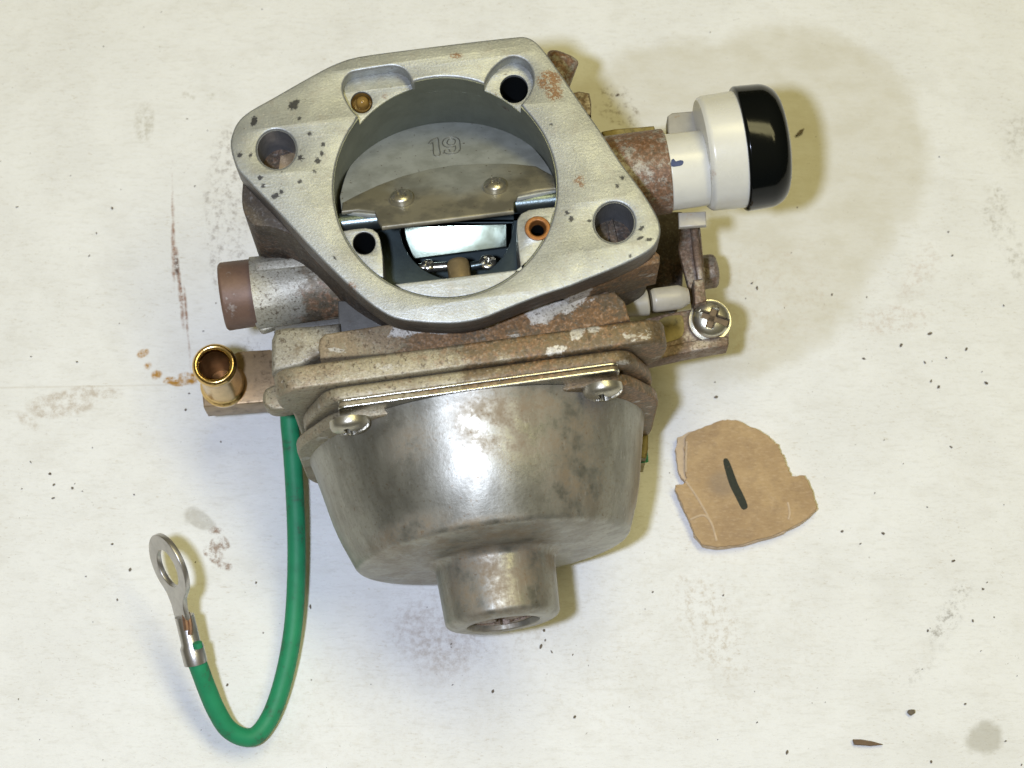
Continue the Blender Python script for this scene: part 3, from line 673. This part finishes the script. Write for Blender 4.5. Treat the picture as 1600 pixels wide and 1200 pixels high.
# bowl: pressed rim, gasket lip, cup, drain boss
xa, xb = L(505, 600, ZL).x, L(985, 555, ZL).x
yC = L(740, 596, ZL).y
xl, xr = L(467, 690, 250).x, L(1016, 600, 250).x
def chamfered(xa, xb, xl, xr, zt, zb, zc):
    return [(xl, zb + zc), (xa, zb), (xb, zb), (xr, zb + zc), (xr, zt - zc), (xb, zt), (xa, zt), (xl, zt - zc)]
rim = rounded(chamfered(xa, xb, xl + 16, xr - 8, ZL - 6, 14, 110), 26)
rimo = finish('bowl_gasket', xz_slab([rim], yC, yB - yC - 1.5, 5), M['cast_rim'], carb)
bowl = bpy.data.objects.new('float_bowl', None)
bA = L(751, 690, 240); bB = L(776, 930, 240); bx = (bA.x + bB.x) / 2
yD = L(740, 606, ZL).y
lipx0, lipx1 = L(527, 620, ZL).x, L(966, 570, ZL).x
lip = rounded([(lipx0, 20), (lipx1, 20), (lipx1, ZL - 1), (lipx0, ZL - 1)], 10)
yE = L(740, 642, 440).y
flg = rounded(chamfered(xa + 8, xb - 8, xl, xr, ZL - 34, 30, 112), 34)
yTop = yD
def cup():
    y0 = yTop - 3.4; R = 232
    tb = y0 - L(768, 826, 425).y          # depth of the cup
    prof = [(0, R + 13, 0), (16, R + 7, 10), (50, R - 1, 20), (tb - 62, R - 15, 24), (tb - 4, R - 38, 8), (tb + 2, R - 68, 16), (tb + 5, 94, 8)]
    tn = y0 - L(778, 962, 315).y
    prof += [(tb + 12, 85, 10), (tn - 6, 81, 10), (tn, 70, 6), (tn, 52, 2), (tn - 14, 49, 0), (tn - 14, .1, 0)]
    return lathe_mesh(Vector((bx, y0, 240)), -Y, fillet(prof, 7), 128, True, False)
bowlm = cup()
COL.objects.link(bowl) if False else None
bowl = finish('float_bowl', bowlm, M['bowl'], carb)
finish('bowl_ear_plate', xz_slab([flg], yTop - 12, 12 + (yC - yTop) * .55, 4), M['cast_rim'], bowl)
lipo = finish('gasket_lip', xz_slab([lip], yTop - 2, (yC - yTop) - 1.0, 1.6), M['cast_rim'], carb)
def edge(grow): return rounded([(lipx0 - grow, 20), (lipx1 + grow, 20), (lipx1 + grow, ZL + .5), (lipx0 - grow, ZL + .5)], 10)  # bright steel strips added to draw the highlights along the lip
finish('lip_glint', xz_slab([edge(1)], yTop - 3, 3.4, 1.0), M['steel'], lipo)
finish('lip_glint', xz_slab([edge(.5)], yTop + 6, 2.6, .8), M['steel'], lipo)
for u, v, zz in ((545, 650, 455), (941, 600, 455)):
    q = L(u, v, zz)
    finish('bowl_screw', screw_mesh(Vector((q.x, yTop - 12, zz - 4)), -Y, 27, 18, .3, .13), M['dull_steel'], bowl)
q = L(776, 960, 245)
tn = (yTop - 6) - L(778, 962, 315).y
finish('drain_plug', screw_mesh(Vector((bx, yTop - 6 - tn + 15, 240)), -Y, 46, 12, .2, .14), M['rusty_lever'], bowl)

finish('fitting_ear', up_mesh(smooth([(410, 622), (414, 608), (430, 600), (475, 592), (486, 600), (480, 626), (455, 638), (428, 641), (414, 634)], 3), 330, 292, 5), M['cast_rim'], carb)
# fuel inlet block and nipple on the left
blk = [(314, 598), (330, 572), (372, 549), (421, 546), (452, 550), (455, 622), (420, 628), (372, 632), (318, 636)]
block = finish('fuel_inlet_block', up_mesh(blk, 150, 95, 2.5), M['bronze_block'], carb)
o = L(350, 602, 150)
finish('fuel_nipple', lathe_mesh(o, Z, fillet([(-4, 34, 0), (5, 35, 3), (8, 33, 2), (12, 30, 4), (84, 26, 4), (92, 31, 5), (106, 33, 5), (113, 28, 5), (110, 22, 3), (102, 21.5, 0)]), 56, False, False), M['brass'], block)
finish('nipple_bore', lathe_mesh(o, Z, [(103, 21.6), (60, 21), (10, 20.5), (10, .1)], 40, False, False), M['varnish'], block)

# rusty stub, white bush and black cap on the right
axr = (RA @ Vector((math.cos(ALPHA), math.sin(ALPHA), 0))).normalized()
def lr(u, v, z, prof, name, mat, par, n=72):
    return finish(name, lathe_mesh(L(u, v, z), X, fillet(prof), n, False, False), mat, par)
zc = 405
stub = lr(930, 282, zc - 10, [(0, .1), (0, 60, 0), (102, 60, 3), (102, .1)], 'stub_pipe', M['rusty'], carb)
finish('pipe_bracket', up_mesh([(940, 205), (960, 201), (1022, 196), (1028, 214), (1030, 240), (950, 240)], 330, 260, 3), M['olive'], stub)
bush = lr(1042, 270, zc - 5, [(0, .1), (0, 53, 0), (1, 54, 2), (66, 53, 0), (66, .1)], 'plastic_bush', M['white_plastic'], carb)
lr(1097, 241, zc, [(0, .1), (0, 76, 0), (5, 81, 4), (66, 83, 0), (66, .1)], 'bush_collar', M['white_plastic'], bush)
finish('bush_tab', up_mesh([(1043, 181), (1050, 176), (1096, 172), (1108, 215), (1100, 250), (1046, 252)], 385, 345, 2.5), M['grey_plastic'], bush)
cap = lr(1151, 233.5, zc, [(4, .1), (2, 80, 0), (2, 86, 2), (5, 88.5, 3), (46, 87, 22), (62, 76, 22), (69, 50, 20), (71, 20, 10), (71, .1)], 'rubber_cap', M['black_rubber'], carb)
finish('paint_fleck', up_mesh(smooth([(1049, 250), (1053, 248), (1056, 252), (1063, 250), (1068, 252), (1066, 257), (1058, 259), (1049, 259)], 2), zc + 49.6, zc + 40, .4), M['ink'], bush)
finish('clip_tab', up_mesh([(1060, 332), (1103, 330), (1104, 352), (1061, 355)], 372, 362, 2), M['clear_plastic'], bush)

# orange fitting and bits peeping out behind the flange
finish('vent_fitting', lathe_mesh(L(868, 122, 330), Vector((.5, .85, .35)), fillet([(-30, .1), (-30, 24, 0), (34, 24, 8), (38, 14, 5), (38, .1)]), 32, False, False), M['rusty'], carb)
finish('vent_pin', up_mesh([(890, 146), (905, 142), (921, 145), (924, 160), (924, 180), (905, 180)], 330, 250, 3), M['rusty_lever'], carb)

finish('throttle_housing', up_mesh([(1000, 330), (1066, 330), (1070, 380), (1066, 452), (1000, 452)], 120, 1, 4), M['cast_dark'], carb)
# throttle lever and bracket on the right
lev = [(1062, 350), (1094, 352), (1098, 395), (1101, 430), (1102, 470), (1082, 480), (1076, 450), (1068, 420), (1060, 390)]
lever = finish('throttle_lever', up_mesh(lev, 250, 236, 2), M['rusty_lever'], carb)
finish('lever_rib', up_mesh([(1079, 352), (1090, 352), (1096, 400), (1100, 436), (1090, 438), (1084, 400)], 262, 240, 3.5), M['rusty_lever'], lever)
finish('lever_stop', up_mesh([(1083, 437), (1100, 435), (1104, 470), (1086, 476)], 285, 240, 3), M['rusty_lever'], lever)
finish('lever_pin', lathe_mesh(L(1104, 425, 150), X, fillet([(-30, .1), (-30, 26, 0), (14, 26, 6), (18, 10, 3), (18, .1)]), 32, False, False), M['rusty_lever'], lever)
rod = finish('link_bush', lathe_mesh(L(1018, 470, 300), X, fillet([(0, .1), (0, 15, 0), (4, 17.5, 3), (40, 17.5, 0), (46, 15, 3), (54, 11, 0), (54, .1)]), 32, False, False), M['clear_plastic'], carb)
finish('link_collar', lathe_mesh(L(985, 476, 300), X, fillet([(-20, .1), (-20, 17, 0), (26, 19, 3), (26, .1)]), 32, False, False), M['grey_plastic'], carb)
brk = finish('stop_bracket', up_mesh([(1000, 500), (1040, 490), (1074, 484), (1120, 476), (1139, 490), (1139, 536), (1084, 546), (1022, 562), (1000, 565)], 240, 216, 3), M['rusty_lever'], carb)
finish('bracket_face', up_mesh([(1006, 548), (1080, 532), (1137, 524), (1138, 540), (1080, 550), (1006, 566)], 246, 205, 3), M['rusty_lever'], brk)
finish('oily_patch', up_mesh(smooth([(1030, 500), (1060, 492), (1068, 500), (1066, 525), (1040, 535), (1028, 530)], 3), 241.2, 236, .5), M['olive'], brk)
sa = Vector((.05, -.12, 1)).normalized(); so = L(1110, 500, 250)
ss = finish('stop_screw', screw_mesh(so, sa, 27.5, 22, -.45, .2, True), M['zinc_screw'], carb)
e1 = (X - sa * X.dot(sa)).normalized(); e2 = sa.cross(e1)
def bar(l0, l1, w, ang):
    c_, s_ = math.cos(ang), math.sin(ang)
    return slab_mesh([[(a * c_ - b_ * s_, a * s_ + b_ * c_) for a, b_ in ((l0, -w), (l1, -w), (l1, w), (l0, w))]], so + sa * 11.5, e1, e2, 3, .2)
finish('cross_recess', join(bar(-14, 14, 4.6, math.pi / 2 - .45), bar(-15, 25, 4.6, -.45)), M['recess_dark'], ss)
finish('pump_link', up_mesh([(1001, 640), (1013, 640), (1013, 700), (1010, 716), (1000, 716)], 150, 60, 3), M['olive'], carb)
finish('link_sleeve', tube_mesh([L(1002, 700, 130), L(1004, 722, 122)], 9, 14, 1), M['green_wire'], carb)

# green wire and its ring terminal
wp = [(455, 600, 120), (452, 650, 104), (456, 700, 92), (460, 760, 82), (463, 830, 70), (463, 900, 60), (459, 970, 48), (450, 1030, 38), (436, 1085, 30), (420, 1124, 28),
      (400, 1149, 32), (378, 1151, 40), (355, 1137, 54), (337, 1108, 74), (323, 1075, 94), (313, 1048, 112), (306, 1030, 122)]
wire = finish('ground_wire', tube_mesh([L(*p) for p in wp], 13.9, 20, 6), M['green_wire'], carb)
ax0, ax1 = L(306, 1036, 120), L(288, 962, 150)
barrel = finish('crimp_barrel', tube_mesh([ax0, ax0.lerp(ax1, .35), ax0.lerp(ax1, .42), ax1], 16.5, 20, 1, True, lambda t: 1.05 if t < .4 else .86), M['tin'], wire)
finish('wire_end', tube_mesh([L(310, 1012, 150), L(308, 1004, 154)], 7, 10, 1), M['green_wire'], wire)
finish('strand', tube_mesh([L(292, 985, 163), L(290, 970, 165), L(288, 955, 166)], 4.5, 8, 2), M['copper'], wire)
finish('strand', tube_mesh([L(297, 992, 160), L(297, 975, 163), L(293, 957, 164)], 3.5, 8, 2), M['copper'], wire)
def ring():
    a = L(286, 968, 153); tip = L(252, 836, 235)
    d = (tip - a).normalized()
    view = (RA @ CAM - a).normalized(); side0 = d.cross(view).normalized()     # to the left or right of the view
    if side0.x < 0: side0 = -side0
    nrm0 = side0.cross(d)
    if nrm0.dot(view) < 0: nrm0 = -nrm0
    th = math.radians(64)
    side = side0 * math.cos(th) + nrm0 * math.sin(th)      # right-hand edge stands up
    n = side.cross(d)
    if n.dot(view) < 0: n = -n; 
    Lh = (tip - a).length
    R = 46; cy = Lh - R - 4
    outl = []
    for i in range(33):
        t = math.radians(-52 + 284 * i / 32)
        outl.append((R * math.cos(t), cy + 1.1 * R * math.sin(t)))
    outl = [(17, -6), (17, 22), (22, cy - 48)] + outl + [(-22, cy - 48), (-17, 22), (-17, -6)]
    hole = circle(0, cy - 2, 26, 32, 29)
    ex, ey = side, d
    if ex.cross(ey).dot(n) < 0: ex = -ex
    return slab_mesh([outl, hole], a + n * 4, ex, ey, 8, 1.2)
finish('ring_terminal', ring(), M['tin'], wire)

# ------------------------------------------------------------------ cardboard tag
cardp = [(1054, 700), (1059, 682), (1075, 674), (1102, 666), (1125, 657), (1138, 655), (1152, 657), (1172, 667), (1186, 672), (1200, 681), (1209, 690), (1216, 694), (1218, 703), (1224, 711), (1226, 718), (1231, 731),
         (1237, 743), (1256, 743), (1265, 755), (1270, 770), (1275, 786), (1276, 794), (1265, 807), (1237, 824), (1218, 833), (1200, 839), (1160, 850), (1140, 853), (1120, 855), (1097, 851), (1085, 835), (1075, 810), (1068, 795), (1062, 780),
         (1055, 765), (1056, 758), (1067, 756), (1071, 752), (1066, 747), (1060, 738), (1057, 722)]
q = W(1165, 760, 0)
card = bpy.data.objects.new('cardboard_tag', None); COL.objects.link(card)
tag(card, 'torn brown cardboard scrap with a black pen stroke, lying right of the bowl', 'cardboard')
random.seed(5)
def jag(pts, a, n=3):
    out = []
    for i, p in enumerate(pts):
        q2 = pts[(i + 1) % len(pts)]
        for j in range(n):
            t = j / n; out.append((p[0] + (q2[0] - p[0]) * t + random.uniform(-a, a) * 1.3, p[1] + (q2[1] - p[1]) * t + random.uniform(-a, a)))
    return out
finish('backing_ply', up_mesh(jag([(u + .5, v + 1.5) for u, v in cardp], 1.0), 14, 0.5, .8, (), W), M['card_edge'], card)
topp = [p if not (p[0] < 1080 and p[1] < 750) else (p[0] + (1075 - p[0]) * .75, p[1] + (3 if p[1] < 690 else 0)) for p in cardp]
finish('face_ply', up_mesh(jag(topp, 1.0), 20, 13.5, 1.2, (), W), M['card'], card)
finish('pen_stroke', up_mesh(smooth([(1130, 720), (1135, 716), (1140, 722), (1147, 740), (1153, 756), (1161, 772), (1168, 789), (1166, 795), (1159, 795), (1150, 778), (1141, 760), (1135, 742)], 3), 20.3, 19.0, 0.0, (), W), M['pen'], card)
for pts in ([(1072, 752), (1086, 772), (1100, 795), (1112, 818)], [(1078, 812), (1092, 806), (1102, 806), (1112, 818), (1120, 845)], [(1073, 690), (1072, 715), (1072, 738)], [(1231, 785), (1234, 800), (1232, 812)]):
    finish('crease', tube_mesh([W(u, v, 19.6) for u, v in pts], 2.1, 8, 5), M['card_edge'], card)

# ------------------------------------------------------------------ loose bits on the paper
def chip(name, px, z, label, cat, mat, group=None):
    o = finish(name, up_mesh(px, z, -1, .6, (), W), mat, None); tag(o, label, cat, group)
chip('splinter', [(1333, 1155), (1345, 1155), (1362, 1158), (1380, 1163), (1362, 1165), (1335, 1163)], 7, 'thin brown splinter lying near the bottom edge of the paper', 'splinter', M['splinter'])
def blob(px, r): return [(px[0] + r * random.uniform(.7, 1.2) * math.cos(a), px[1] + r * random.uniform(.6, 1.0) * math.sin(a)) for a in [i * math.pi / 4 for i in range(8)]]
chip('crumb', blob((1424, 1112), 6), 7, 'dark round crumb on the paper above the brown splinter', 'crumb', M['grit'])
chip('metal_shaving', [(1250, 203), (1257, 200), (1254, 207), (1247, 211), (1243, 211)], 4, 'small dark curved shaving on paper right of black cap', 'shaving', M['grit'])
def grit():
    random.seed(11); bm = bmesh.new()
    pts = [(1408, 539), (1467, 604), (1488, 399), (1482, 362), (1453, 521), (1445, 566), (1466, 605), (1541, 598), (1455, 595), (1510, 545), (1380, 833), (1490, 876), (1183, 450), (1175, 442),
           (1119, 620), (1486, 698), (1536, 920), (1520, 970), (1230, 1175), (1455, 1190), (1508, 1100), (965, 148), (183, 937), (203, 890), (175, 850), (83, 778), (113, 762), (84, 757), (78, 740), (345, 690),
           (300, 1010), (400, 910), (485, 948), (850, 985), (845, 1010), (862, 1018), (852, 1000), (898, 1120), (770, 1080), (1020, 925), (1130, 930), (1450, 985), (1350, 560), (1300, 460), (1316, 830), (120, 565), (290, 640), (355, 1070), (175, 325)]
    for _ in range(110): pts.append((random.uniform(0, 1600), random.uniform(0, 1200)))
    for i, (u, v) in enumerate(pts):
        if 340 < u < 1040 and 60 < v < 900 and i > 48: continue
        p = W(u, v, 0); r = random.uniform(1.3, 2.4) if i < 49 else random.uniform(.5, 1.2)
        s = bmesh.ops.create_icosphere(bm, subdivisions=1, radius=r)
        a = random.uniform(0, 3); st = random.uniform(1, 2.2)
        for w in s['verts']:
            x, y = w.co.x * st, w.co.y
            w.co = Vector((p.x + x * math.cos(a) - y * math.sin(a), p.y + x * math.sin(a) + y * math.cos(a), -1 + w.co.z * .8)) + Vector((random.uniform(-.4, .4),) * 3)
    me = bpy.data.meshes.new('m'); bm.to_mesh(me); bm.free()
    o = finish('grit', me, M['grit'], None); o['kind'] = 'stuff'; o['label'] = 'scattered dark specks of grit over the paper'
grit()
